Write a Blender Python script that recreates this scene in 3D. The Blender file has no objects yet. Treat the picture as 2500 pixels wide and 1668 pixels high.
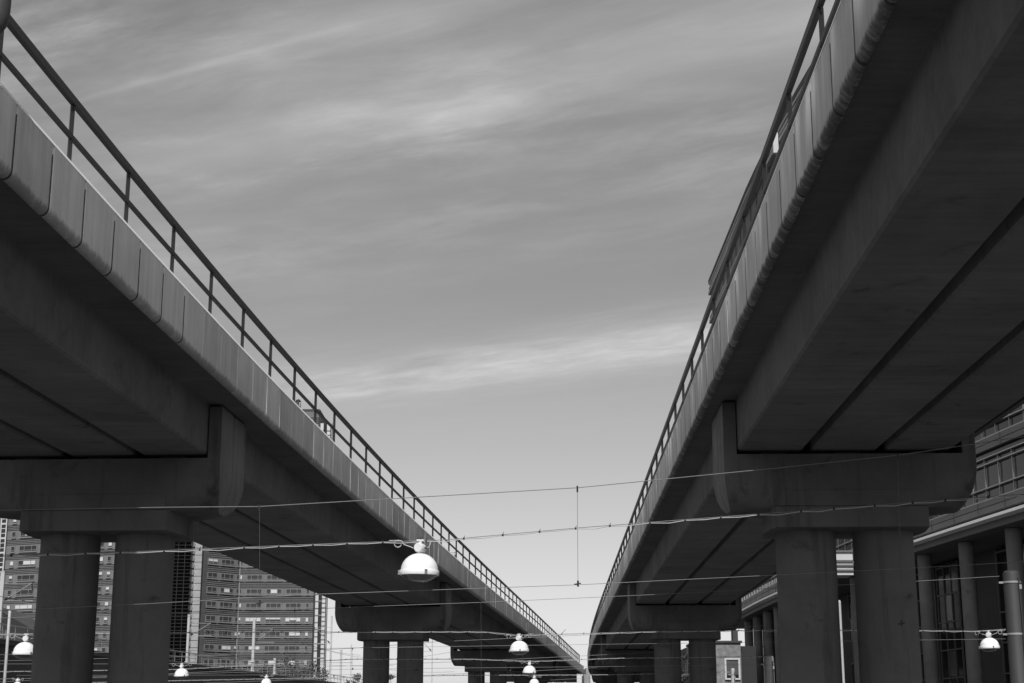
import bpy, math, random
from mathutils import Vector, Matrix
random.seed(7)
R = math.radians
sc = bpy.context.scene
COL = sc.collection
U = 5.6                      # metres from the eye up to the underside of the decks
EZ = 3.7                     # eye height above the ground

# ------------------------------------------------------------------ camera
F_, P_ = 3800.0, math.atan2(941, 3800.0)
cam = bpy.data.cameras.new("camera")
cam.sensor_fit = 'HORIZONTAL'; cam.sensor_width = 36; cam.lens = 36 * F_ / 2500
cam.clip_start = 0.1; cam.clip_end = 6000
cob = bpy.data.objects.new("camera", cam); COL.objects.link(cob)
cob.location = (0, 0, EZ); cob.rotation_euler = (R(90) + P_, 0, 0)
sc.camera = cob

# ------------------------------------------------------------------ sky and sun
SUN_EL, SUN_AZ = R(45), R(2.6)      # sun behind the camera, a little to its left
w = bpy.data.worlds.new("World"); sc.world = w; w.use_nodes = True
nt = w.node_tree; nt.nodes.clear()
class NG:
    """small helper for node graphs"""
    def __init__(s, nt): s.nt = nt
    def n(s, t, **k):
        o = s.nt.nodes.new(t)
        for a, b in k.items(): setattr(o, a, b)
        return o
    def put(s, sock, v):
        if isinstance(v, bpy.types.NodeSocket): s.nt.links.new(v, sock)
        elif v is not None: sock.default_value = v
    def m(s, op, a, b=None, c=None, clamp=False):
        o = s.n('ShaderNodeMath', operation=op); o.use_clamp = clamp
        s.put(o.inputs[0], a); s.put(o.inputs[1], b); s.put(o.inputs[2], c)
        return o.outputs[0]
    def ss(s, v, a, b):
        o = s.n('ShaderNodeMapRange', interpolation_type='SMOOTHSTEP')
        s.put(o.inputs[0], v); s.put(o.inputs[1], a); s.put(o.inputs[2], b)
        return o.outputs[0]
    def comb(s, x, y, z):
        o = s.n('ShaderNodeCombineXYZ')
        for i, v in enumerate((x, y, z)): s.put(o.inputs[i], v)
        return o.outputs[0]
    def sep(s, v):
        o = s.n('ShaderNodeSeparateXYZ'); s.put(o.inputs[0], v); return o.outputs
    def noise(s, vec, scale, detail=4, rough=.55, dist=0):
        o = s.n('ShaderNodeTexNoise'); s.put(o.inputs['Vector'], vec)
        o.inputs['Scale'].default_value = scale; o.inputs['Detail'].default_value = detail
        o.inputs['Roughness'].default_value = rough; o.inputs['Distortion'].default_value = dist
        return o.outputs[0]
    def mixf(s, f, a, b):
        return s.m('ADD', s.m('MULTIPLY', a, s.m('SUBTRACT', 1.0, f)), s.m('MULTIPLY', b, f))
g = NG(nt)
out = g.n('ShaderNodeOutputWorld'); bg = g.n('ShaderNodeBackground')
sky = g.n('ShaderNodeTexSky', sky_type='NISHITA'); sky.sun_disc = False
sky.sun_elevation = SUN_EL; sky.sun_rotation = R(180) + SUN_AZ
sky.air_density = 1.0; sky.dust_density = 1.2; sky.ozone_density = 1.0
sepc = g.n('ShaderNodeSeparateColor'); nt.links.new(sky.outputs[0], sepc.inputs[0])
red = g.m('ADD', g.m('MULTIPLY', sepc.outputs[0], .80), g.m('MULTIPLY', sepc.outputs[1], .20))   # black-and-white film behind a yellow-red filter
red = g.m('MULTIPLY', red, g.m('POWER', g.m('MINIMUM', g.m('DIVIDE', red, 3.2), 1.0), .32))   # steep film contrast in the sky tones
tc = g.n('ShaderNodeTexCoord')
dx, dy, dz = g.sep(tc.outputs['Generated'])
zc = g.m('MAXIMUM', dz, 0.03)
px, py = g.m('DIVIDE', dx, zc), g.m('DIVIDE', dy, zc)
ca, sa = .87, -.48                   # direction the cirrus streaks run in, seen on the cloud layer
al = g.m('ADD', g.m('MULTIPLY', px, ca), g.m('MULTIPLY', py, sa))
ac = g.m('ADD', g.m('MULTIPLY', px, -sa), g.m('MULTIPLY', py, ca))
warp = g.noise(g.comb(g.m('MULTIPLY', al, 1.2), g.m('MULTIPLY', ac, 1.6), 3.1), 1.0, 3)
ac2 = g.m('ADD', ac, g.m('MULTIPLY', g.m('SUBTRACT', warp, .5), .22))
n1 = g.noise(g.comb(g.m('MULTIPLY', al, .55), g.m('MULTIPLY', ac2, 2.3), .7), 1.0, 8, .56, .1)
n2 = g.noise(g.comb(g.m('MULTIPLY', al, 1.7), g.m('MULTIPLY', ac2, 9.0), 5.7), 1.0, 10, .66, .1)
n3 = g.noise(g.comb(al, ac, 9.1), 1.1, 3)
c1 = g.m('MULTIPLY', g.ss(n1, .40, .72), g.m('ADD', .55, g.m('MULTIPLY', n2, .9)))
low = g.m('SUBTRACT', 1.0, g.ss(ac, 2.0, 3.1))
c1 = g.m('MULTIPLY', c1, g.m('ADD', .10, g.m('MULTIPLY', low, .90)))
c1 = g.m('MULTIPLY', c1, g.ss(n3, .25, .6))
# feathery mottling of the cirrus veil
n4 = g.noise(g.comb(g.m('MULTIPLY', al, 2.6), g.m('MULTIPLY', ac2, 6.5), 1.9), 1.0, 12, .62, .12)
n5 = g.noise(g.comb(g.m('MULTIPLY', al, 1.1), g.m('MULTIPLY', ac, 1.5), 4.4), 1.0, 4, .55)
veil = g.m('MULTIPLY', g.ss(n4, .33, .75), g.ss(n5, .36, .62))
veil = g.m('MULTIPLY', veil, g.m('ADD', .12, g.m('MULTIPLY', low, .88)))
n6 = g.noise(g.comb(g.m('MULTIPLY', al, 5.0), g.m('ADD', g.m('MULTIPLY', ac2, 11.0), g.m('MULTIPLY', al, 3.0)), 6.6), 1.0, 12, .72, .1)
n7 = g.noise(g.comb(g.m('MULTIPLY', al, 1.6), g.m('MULTIPLY', ac2, 4.0), 8.3), 1.0, 6, .6, .1)
veil = g.m('MULTIPLY', veil, g.m('ADD', .15, g.m('MULTIPLY', n6, 1.7)))
def streak(cen, wid, a0, a1, amp, src=ac):
    d = g.m('DIVIDE', g.m('SUBTRACT', src, cen), wid)
    e = g.m('POWER', 2.718, g.m('MULTIPLY', g.m('MULTIPLY', d, d), -1.0))
    e = g.m('MULTIPLY', e, g.ss(al, a0, a0 + .35))
    e = g.m('MULTIPLY', e, g.m('SUBTRACT', 1.0, g.ss(al, a1 - .35, a1)))
    return g.m('MULTIPLY', e, amp)
acw = g.m('ADD', ac, g.m('MULTIPLY', g.m('SUBTRACT', n2, .5), .05))
contrail = streak(g.m('ADD', 1.728, g.m('MULTIPLY', g.m('ADD', al, 1.5), -.02)), .010, -1.95, -1.05, .11, acw)
acb = g.m('ADD', ac2, g.m('MULTIPLY', g.m('SUBTRACT', n2, .5), .3))
band = streak(3.76, .22, -3.0, 1.1, .68, acb)
band2 = streak(3.50, .12, -2.0, .6, .10, acb)
band3 = streak(2.02, .10, -2.0, .2, .20, ac2)
wash = g.m('MULTIPLY', streak(2.05, .6, -2.9, .9, .22, ac2), g.m('ADD', .35, g.noise(g.comb(g.m('MULTIPLY', al, 3.0), g.m('MULTIPLY', ac, 7.0), 2.2), 1.0, 10, .7, .6)))
cl = g.m('ADD', g.m('ADD', g.m('MULTIPLY', c1, .30), g.m('MULTIPLY', veil, .40)), contrail)
for b in (g.m('MULTIPLY', band, g.m('MULTIPLY', g.m('ADD', .15, g.m('MULTIPLY', n6, 1.9)), g.ss(n7, .22, .62))), g.m('MULTIPLY', band2, g.m('ADD', .3, n2)), band3, wash):
    cl = g.m('ADD', cl, b)
cl = g.m('MINIMUM', cl, .8)
CLOUD = 4.8
val = g.mixf(cl, red, CLOUD)
nt.links.new(g.comb(val, val, val), bg.inputs[0]); bg.inputs[1].default_value = 0.138
nt.links.new(bg.outputs[0], out.inputs[0])

sl = bpy.data.lights.new("sun", 'SUN'); sl.energy = 3.6; sl.angle = R(.53); sl.color = (1, 1, 1)
so = bpy.data.objects.new("sun", sl); COL.objects.link(so)
sdir = Vector((-math.sin(SUN_AZ) * math.cos(SUN_EL), -math.cos(SUN_AZ) * math.cos(SUN_EL), math.sin(SUN_EL)))
so.rotation_euler = (-sdir).to_track_quat('-Z', 'Y').to_euler(); so.location = (-8, -40, 60)
vs = sc.view_settings
vs.view_transform = 'Standard'; vs.look = 'None'; vs.exposure = 0.0; vs.gamma = 1.0; vs.use_curve_mapping = False

# ------------------------------------------------------------------ helpers
def ray(px, py):
    a = (px - 1250) / F_; b = -(py - 834) / F_
    return Vector((a, math.cos(P_) - b * math.sin(P_), math.sin(P_) + b * math.cos(P_)))
def at_y(px, py, y):
    """world point at distance y seen at photograph coordinates (2500 x 1668)"""
    r = ray(px, py); r = r * (y / r.y); r.z += EZ
    return r
def tag(o, label=None, cat=None, group=None, kind=None):
    if label: o['label'] = label
    if cat: o['category'] = cat
    if group: o['group'] = group
    if kind: o['kind'] = kind
    return o
def thing(name, loc, label, cat, group=None, rz=0):
    o = bpy.data.objects.new(name, None); COL.objects.link(o)
    o.location = loc; o.rotation_euler = (0, 0, rz); o.empty_display_size = .3
    return tag(o, label, cat, group)
def copy_tree(o, parent=None):
    c = o.copy(); COL.objects.link(c)
    if parent is not None: c.parent = parent
    for ch in list(o.children): copy_tree(ch, c)
    return c
class MB:
    def __init__(s): s.v = []; s.f = []; s.mi = []; s.sm = []
    def add(s, vs, fs, mi=0, sm=False):
        k = len(s.v); s.v += [tuple(p) for p in vs]
        for f in fs: s.f.append([i + k for i in f]); s.mi.append(mi); s.sm.append(sm)
        return s
    def box(s, c, sz, rz=0, mi=0, axes=None):
        c = Vector(c); h = Vector(sz) * .5
        M = axes or Matrix.Rotation(rz, 3, 'Z')
        vs = [c + M @ Vector((x * h.x, y * h.y, z * h.z)) for x in (-1, 1) for y in (-1, 1) for z in (-1, 1)]
        return s.add(vs, [(0, 1, 3, 2), (4, 6, 7, 5), (0, 4, 5, 1), (2, 3, 7, 6), (0, 2, 6, 4), (1, 5, 7, 3)], mi)
    def bar(s, a, b, wd, ht, mi=0):
        a, b = Vector(a), Vector(b); d = (b - a); L = d.length; d.normalize()
        up = Vector((0, 0, 1)) if abs(d.z) < .95 else Vector((0, 1, 0))
        x = d.cross(up).normalized(); z = x.cross(d)
        return s.box((a + b) / 2, (wd, L, ht), mi=mi, axes=Matrix((x, d, z)).transposed())
    def tube(s, pts, r, n=8, mi=0, cap=True):
        pts = [Vector(p) for p in pts]; rs = r if isinstance(r, (list, tuple)) else [r] * len(pts)
        vs = []; fs = []; prev = None
        for i, p in enumerate(pts):
            d = (pts[min(i + 1, len(pts) - 1)] - pts[max(i - 1, 0)]).normalized()
            if prev is None:
                up = Vector((0, 0, 1)) if abs(d.z) < .9 else Vector((0, 1, 0))
                x = d.cross(up).normalized()
            else:
                x = (prev - d * prev.dot(d)).normalized()
            prev = x; y = d.cross(x)
            for k in range(n):
                a = 2 * math.pi * k / n
                vs.append(p + (x * math.cos(a) + y * math.sin(a)) * rs[i])
        for i in range(len(pts) - 1):
            for k in range(n):
                fs.append((i * n + k, i * n + (k + 1) % n, (i + 1) * n + (k + 1) % n, (i + 1) * n + k))
        s.add(vs, fs, mi, True)
        if cap:
            k0 = len(s.v) - len(vs)
            s.f.append([k0 + k for k in range(n)][::-1]); s.mi.append(mi); s.sm.append(False)
            e = k0 + (len(pts) - 1) * n
            s.f.append([e + k for k in range(n)]); s.mi.append(mi); s.sm.append(False)
        return s
    def lathe(s, prof, c=(0, 0, 0), n=32, mi=0):
        c = Vector(c); vs = []; fs = []
        for r, z in prof:
            for k in range(n):
                a = 2 * math.pi * k / n
                vs.append(c + Vector((r * math.cos(a), r * math.sin(a), z)))
        for i in range(len(prof) - 1):
            for k in range(n):
                fs.append((i * n + k, i * n + (k + 1) % n, (i + 1) * n + (k + 1) % n, (i + 1) * n + k))
        return s.add(vs, fs, mi, True)
    def loft(s, rings, mi=0, sm=False, closed=True, caps=True):
        n = len(rings[0]); vs = [p for r in rings for p in r]; fs = []
        for i in range(len(rings) - 1):
            for k in range(n if closed else n - 1):
                fs.append((i * n + k, i * n + (k + 1) % n, (i + 1) * n + (k + 1) % n, (i + 1) * n + k))
        s.add(vs, fs, mi, sm)
        if caps:
            k0 = len(s.v) - len(vs)
            s.f.append([k0 + k for k in range(n)][::-1]); s.mi.append(mi); s.sm.append(False)
            e = k0 + (len(rings) - 1) * n
            s.f.append([e + k for k in range(n)]); s.mi.append(mi); s.sm.append(False)
        return s
    def build(s, name, mats, parent=None, org=(0, 0, 0), angle=35):
        if not isinstance(mats, (list, tuple)): mats = [mats]
        me = bpy.data.meshes.new(name); o0 = Vector(org)
        me.from_pydata([tuple(Vector(p) - o0) for p in s.v], [], s.f)
        for m in mats: me.materials.append(m)
        me.polygons.foreach_set('material_index', s.mi); me.polygons.foreach_set('use_smooth', s.sm)
        import bmesh
        bm = bmesh.new(); bm.from_mesh(me); bmesh.ops.recalc_face_normals(bm, faces=bm.faces); bm.to_mesh(me); bm.free()
        if any(s.sm): me.set_sharp_from_angle(angle=R(angle))
        me.update()
        o = bpy.data.objects.new(name, me); COL.objects.link(o)
        if parent is not None: o.parent = parent
        else: o.location = o0
        return o

# ------------------------------------------------------------------ materials
def new_mat(name):
    m = bpy.data.materials.new(name); m.use_nodes = True
    n = m.node_tree; n.nodes.clear(); g = NG(n)
    o = g.n('ShaderNodeOutputMaterial'); b = g.n('ShaderNodeBsdfPrincipled')
    n.links.new(b.outputs[0], o.inputs[0])
    return m, g, b
def grey(g, b, v):
    g.put(b.inputs['Base Color'], g.comb(v, v, v))
def bump(g, b, h, strength=.2, dist=.02):
    o = g.n('ShaderNodeBump'); o.inputs['Strength'].default_value = strength; o.inputs['Distance'].default_value = dist
    g.put(o.inputs['Height'], h); g.put(b.inputs['Normal'], o.outputs[0])
def plain(name, v, rough=.6, metal=0, var=.15, scale=3, spec=.5):
    m, g, b = new_mat(name)
    t = g.n('ShaderNodeTexCoord').outputs['Object']
    n = g.noise(t, scale, 6, .6)
    grey(g, b, g.m('MULTIPLY', v, g.m('ADD', 1 - var, g.m('MULTIPLY', n, 2 * var))))
    b.inputs['Roughness'].default_value = rough; b.inputs['Metallic'].default_value = metal
    b.inputs['Specular IOR Level'].default_value = spec
    return m
def concrete(name, v, streak=(0.6, 6, 6), drip=.0, amp=.5):
    """cast concrete: cloudy tone, shutter-board streaks, drip runs, pores"""
    m, g, b = new_mat(name)
    t = g.n('ShaderNodeTexCoord').outputs['Object']
    x, y, z = g.sep(t)
    big = g.noise(t, .55, 7, .62, .5)
    st = g.noise(g.comb(g.m('MULTIPLY', x, streak[0]), g.m('MULTIPLY', y, streak[1]), g.m('MULTIPLY', z, streak[2])), 1.0, 6, .65)
    fine = g.noise(t, 14, 5, .7)
    spots = g.ss(g.noise(t, 1.7, 4, .6, .6), .60, .76)
    k = g.m('ADD', .30, g.m('MULTIPLY', big, .86))
    k = g.m('ADD', k, g.m('MULTIPLY', g.m('SUBTRACT', st, .5), amp))
    k = g.m('ADD', k, g.m('MULTIPLY', g.m('SUBTRACT', fine, .5), .18))
    k = g.m('SUBTRACT', k, g.m('MULTIPLY', spots, .28))
    if drip:
        dn = g.noise(g.comb(g.m('MULTIPLY', x, 3.2), g.m('MULTIPLY', y, 3.2), g.m('MULTIPLY', z, .22)), 1.0, 5, .6)
        k = g.m('SUBTRACT', k, g.m('MULTIPLY', g.ss(dn, .52, .72), drip))
    grey(g, b, g.m('MULTIPLY', v, g.m('MAXIMUM', k, .12)))
    b.inputs['Roughness'].default_value = .88; b.inputs['Specular IOR Level'].default_value = .25
    bump(g, b, g.m('ADD', g.m('MULTIPLY', st, .6), fine), .12, .01)
    return m
def panel_mat(name, v, bright, stain):
    """fair-faced parapet panel: rain runs on the face and black algae on the rounded lower lip"""
    m, g, b = new_mat(name)
    t = g.n('ShaderNodeTexCoord').outputs['Object']
    x, y, z = g.sep(t)
    rnd = g.n('ShaderNodeObjectInfo').outputs['Random']
    off = g.m('MULTIPLY', rnd, 57.0)
    yo = g.m('ADD', y, off)
    runs = g.noise(g.comb(off, g.m('MULTIPLY', yo, 7.0), g.m('MULTIPLY', z, .45)), 1.0, 5, .6)
    cloud = g.noise(g.comb(off, yo, z), 1.6, 5, .6)
    fine = g.noise(g.comb(x, yo, z), 26, 4, .7)
    k = g.m('ADD', .80, g.m('MULTIPLY', g.m('SUBTRACT', runs, .5), .46))
    k = g.m('ADD', k, g.m('MULTIPLY', g.m('SUBTRACT', cloud, .5), .35))
    k = g.m('ADD', k, g.m('MULTIPLY', g.m('SUBTRACT', fine, .5), .12))
    k = g.m('ADD', k, g.m('MULTIPLY', g.m('SUBTRACT', rnd, .5), .24))
    # reflected light painted as pale streaks from the coping, thinning out downwards
    light_streak = g.ss(g.noise(g.comb(off, g.m('MULTIPLY', yo, 1.7), g.m('MULTIPLY', z, .25)), 1.0, 2, .5), .46, .72)
    light_streak = g.m('MULTIPLY', light_streak, g.ss(z, .12, .80))
    k = g.m('ADD', k, g.m('MULTIPLY', light_streak, bright))
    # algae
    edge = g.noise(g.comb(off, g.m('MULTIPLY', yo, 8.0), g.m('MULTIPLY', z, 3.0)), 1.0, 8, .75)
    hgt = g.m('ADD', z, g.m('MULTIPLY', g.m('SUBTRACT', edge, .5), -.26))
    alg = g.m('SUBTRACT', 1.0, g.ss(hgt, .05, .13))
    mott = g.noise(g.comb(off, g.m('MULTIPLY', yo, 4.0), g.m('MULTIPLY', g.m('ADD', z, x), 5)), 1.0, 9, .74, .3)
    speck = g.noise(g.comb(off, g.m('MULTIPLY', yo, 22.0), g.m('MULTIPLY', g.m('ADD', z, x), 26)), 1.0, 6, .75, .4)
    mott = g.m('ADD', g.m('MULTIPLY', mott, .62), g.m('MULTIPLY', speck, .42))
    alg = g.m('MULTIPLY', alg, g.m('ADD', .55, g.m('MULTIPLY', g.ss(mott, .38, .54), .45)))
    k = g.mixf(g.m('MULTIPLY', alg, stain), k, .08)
    grey(g, b, g.m('MULTIPLY', v, k))
    b.inputs['Roughness'].default_value = .8; b.inputs['Specular IOR Level'].default_value = .3
    bump(g, b, fine, .10, .005)
    return m
def glass_mat(name, v=.02, rough=.05, spec=.5):
    m, g, b = new_mat(name)
    t = g.n('ShaderNodeTexCoord').outputs['Object']
    n = g.noise(t, .25, 2)
    grey(g, b, g.m('MULTIPLY', v, g.m('ADD', .5, n)))
    b.inputs['Roughness'].default_value = rough; b.inputs['Specular IOR Level'].default_value = spec
    return m
def striped_mat(name, v, z0, pitch, a, bnd, ns, dark):
    """brickwork with dark recessed courses in a band on every storey"""
    m, g, b = new_mat(name)
    geo = g.n('ShaderNodeNewGeometry').outputs['Position']
    x, y, z = g.sep(geo)
    f = g.m('FRACT', g.m('DIVIDE', g.m('SUBTRACT', z, z0 - 50 * pitch), pitch))
    inb = g.m('MULTIPLY', g.m('GREATER_THAN', f, a), g.m('LESS_THAN', f, bnd))
    s = g.m('FRACT', g.m('MULTIPLY', g.m('DIVIDE', g.m('SUBTRACT', f, a), bnd - a), ns))
    st = g.m('MULTIPLY', g.m('LESS_THAN', s, .60), inb)
    n = g.noise(geo, .35, 6, .65)
    n2 = g.noise(g.comb(g.m('MULTIPLY', x, 2.0), g.m('MULTIPLY', y, 2.0), g.m('MULTIPLY', z, .3)), 1.0, 5)
    k = g.m('ADD', .45, g.m('ADD', g.m('MULTIPLY', n, .55), g.m('MULTIPLY', n2, .5)))
    grey(g, b, g.m('MULTIPLY', k, g.mixf(st, v, dark)))
    b.inputs['Roughness'].default_value = .9
    return m

M_conc = concrete('girder_concrete', .21, (.5, 6, 4))
M_slab = concrete('slab_concrete', .16, (.7, 7, 3))
M_pier = concrete('pier_concrete', .165, (1.2, 1.2, .8), .30, .25)
M_lit_end = concrete('lit_end_concrete', .27, (1.2, 1.2, .6), .25, .25)  # lit copy of the pier concrete, the light is in the colour
M_nose = concrete('abutment_concrete', .45, (1, 1, 1), .2)
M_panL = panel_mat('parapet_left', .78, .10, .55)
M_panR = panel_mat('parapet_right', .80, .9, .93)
M_coping = plain('coping_white', .9, .45, 0, .04, 2)
M_rail = plain('painted_steel', .05, .55, 0, .2, 1.2)
M_white = plain('white_enamel', .86, .2, 0, .04, 7)
M_box = plain('white_plastic', .7, .4, 0, .06, 8)
M_black = plain('black_rubber', .02, .6)
M_latch = plain('dull_zinc', .3, .45, .6)
M_wire = plain('galvanised_wire', .17, .28, 0, .3, 9, 1.0)
M_drop = plain('dropper_wire', .10, .5, .2, .2, 5)
M_cable = plain('pale_cable', .42, .5, 0, .3, 5)
M_mast = plain('mast_grey', .30, .5, .2, .25, 2)
M_mast_w = plain('mast_pale', .42, .5, 0, .15, 2)
M_mast_shaded = plain('mast_shaded', .045, .6, 0, .3, 1.5)  # shade of the viaduct put into the mast colour
M_dark = plain('dark_structure', .05, .8, 0, .4, .8)
M_brick_d = plain('dark_brick', .06, .9, 0, .3, .6)
M_pale = plain('pale_cladding', .5, .6, 0, .12, .6)
M_paler = plain('roller_blind', .54, .7, 0, .05, 1)
M_frame = plain('window_frame', .20, .6, 0, .1, 2)
M_glass = glass_mat('window_glass', .02, .06)
M_glass_d = glass_mat('office_glass', .014, .08, .35)
M_fin = plain('aluminium_fin', .34, .35, .7, .1, 1)
M_metal = plain('metal_panel', .12, .55, .3, .3, .5)
M_metal_t = plain('tower_cladding', .13, .6, .1, .3, .4)
M_fin_t = plain('tower_fin', .34, .6, .1, .15, .6)
M_leaf = plain('leaf', .06, .7, 0, .6, 1.5)
M_bark = plain('bark', .06, .95, 0, .4, 4)
M_stone = concrete('rubble_stone', .30, (2.5, 2.5, 2.5), 0, 1.3)

def lens_mat():
    m, g, b = new_mat('lens_glass')
    t = g.n('ShaderNodeTexCoord').outputs['Object']
    grey(g, b, g.m('ADD', .05, g.m('MULTIPLY', g.noise(t, 9, 2), .08)))
    b.inputs['Roughness'].default_value = .08; b.inputs['Specular IOR Level'].default_value = .7
    return m
M_lens = lens_mat()

# ------------------------------------------------------------------ ground
def ground():
    m, g, b = new_mat('asphalt_ground')
    t = g.n('ShaderNodeTexCoord').outputs['Object']
    n = g.noise(t, .08, 6, .6, .5); f = g.noise(t, 9, 5, .7)
    grey(g, b, g.m('MULTIPLY', .085, g.m('ADD', .5, g.m('ADD', g.m('MULTIPLY', n, .7), g.m('MULTIPLY', f, .3)))))
    b.inputs['Roughness'].default_value = .95
    mb = MB(); S = 3000
    mb.add([(-S, -S, 0), (S, -S, 0), (S, S, 0), (-S, S, 0)], [(0, 1, 2, 3)])
    tag(mb.build('ground', m), kind='structure')
ground()

# ------------------------------------------------------------------ viaduct alignments (units of U, from the eye)
CL = [2.405e-06, -1.995e-04, 6.02e-03, 1.095e-02, -1.0150]
CR = [7.75e-07, -1.61e-05, -1.296e-04, 3.013e-02, .4688]
class Line:
    """plan curve of a viaduct's inner parapet; off is measured away from the gap, in U"""
    def __init__(s, c, side): s.c = c; s.side = side
    def x(s, y):
        if y < 1: return s.x(1.0) + (s.x(1.2) - s.x(1.0)) * 5 * (y - 1)
        r = 0
        for k in s.c: r = r * y + k
        return r
    def dx(s, y):
        e = 1e-3; return (s.x(y + e) - s.x(y - e)) / (2 * e)
    def pt(s, y, off, h):
        d = s.dx(y); l = math.hypot(1, d); nx, ny = 1 / l, -d / l
        return Vector(((s.x(y) + s.side * off * nx) * U, (y + s.side * off * ny) * U, h * U + EZ))
    def ang(s, y): return -math.atan(s.dx(y))
    def step(s, y, dist):
        return y + dist / math.hypot(1, s.dx(y))
LL, LR = Line(CL, -1), Line(CR, 1)
Y0, Y1 = -10.0, 31.6
TOP = 1.163; RAILH = 1.335
PIERS = {'L': [-7.4, -1.2, 5.06, 11.36, 17.86, 24.2], 'R': [-7.4, -1.2, 5.0, 11.28, 17.9, 24.6]}

def street():  # unseen pale strip added to bounce sunlight up between the decks
    m, g, b = new_mat('bounce_paving')
    t = g.n('ShaderNodeTexCoord').outputs['Object']
    n = g.noise(t, .3, 6, .6); f = g.noise(t, 6, 5, .7)
    grey(g, b, g.m('MULTIPLY', .17, g.m('ADD', .55, g.m('ADD', g.m('MULTIPLY', n, .6), g.m('MULTIPLY', f, .3)))))
    b.inputs['Roughness'].default_value = .9
    mb = MB(); A = []; n_ = 60
    for i in range(n_ + 1):
        y = -9.5 + i * 40.5 / n_
        a, c = LL.pt(y, .1, 0), LR.pt(y, .1, 0); a.z = c.z = .004; A.append([a, c])
    mb.loft(A, closed=False, caps=False)
    tag(mb.build('bounce_strip', m), kind='structure')
street()  # adds only the unseen bounce strip
def sweep(line, prof, ya, yb, step=.4):
    """prof: closed list of (off, height) in U"""
    n = max(1, int(math.ceil((yb - ya) / step)))
    return [[line.pt(ya + (yb - ya) * i / n, o, h) for o, h in prof] for i in range(n + 1)]

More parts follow.
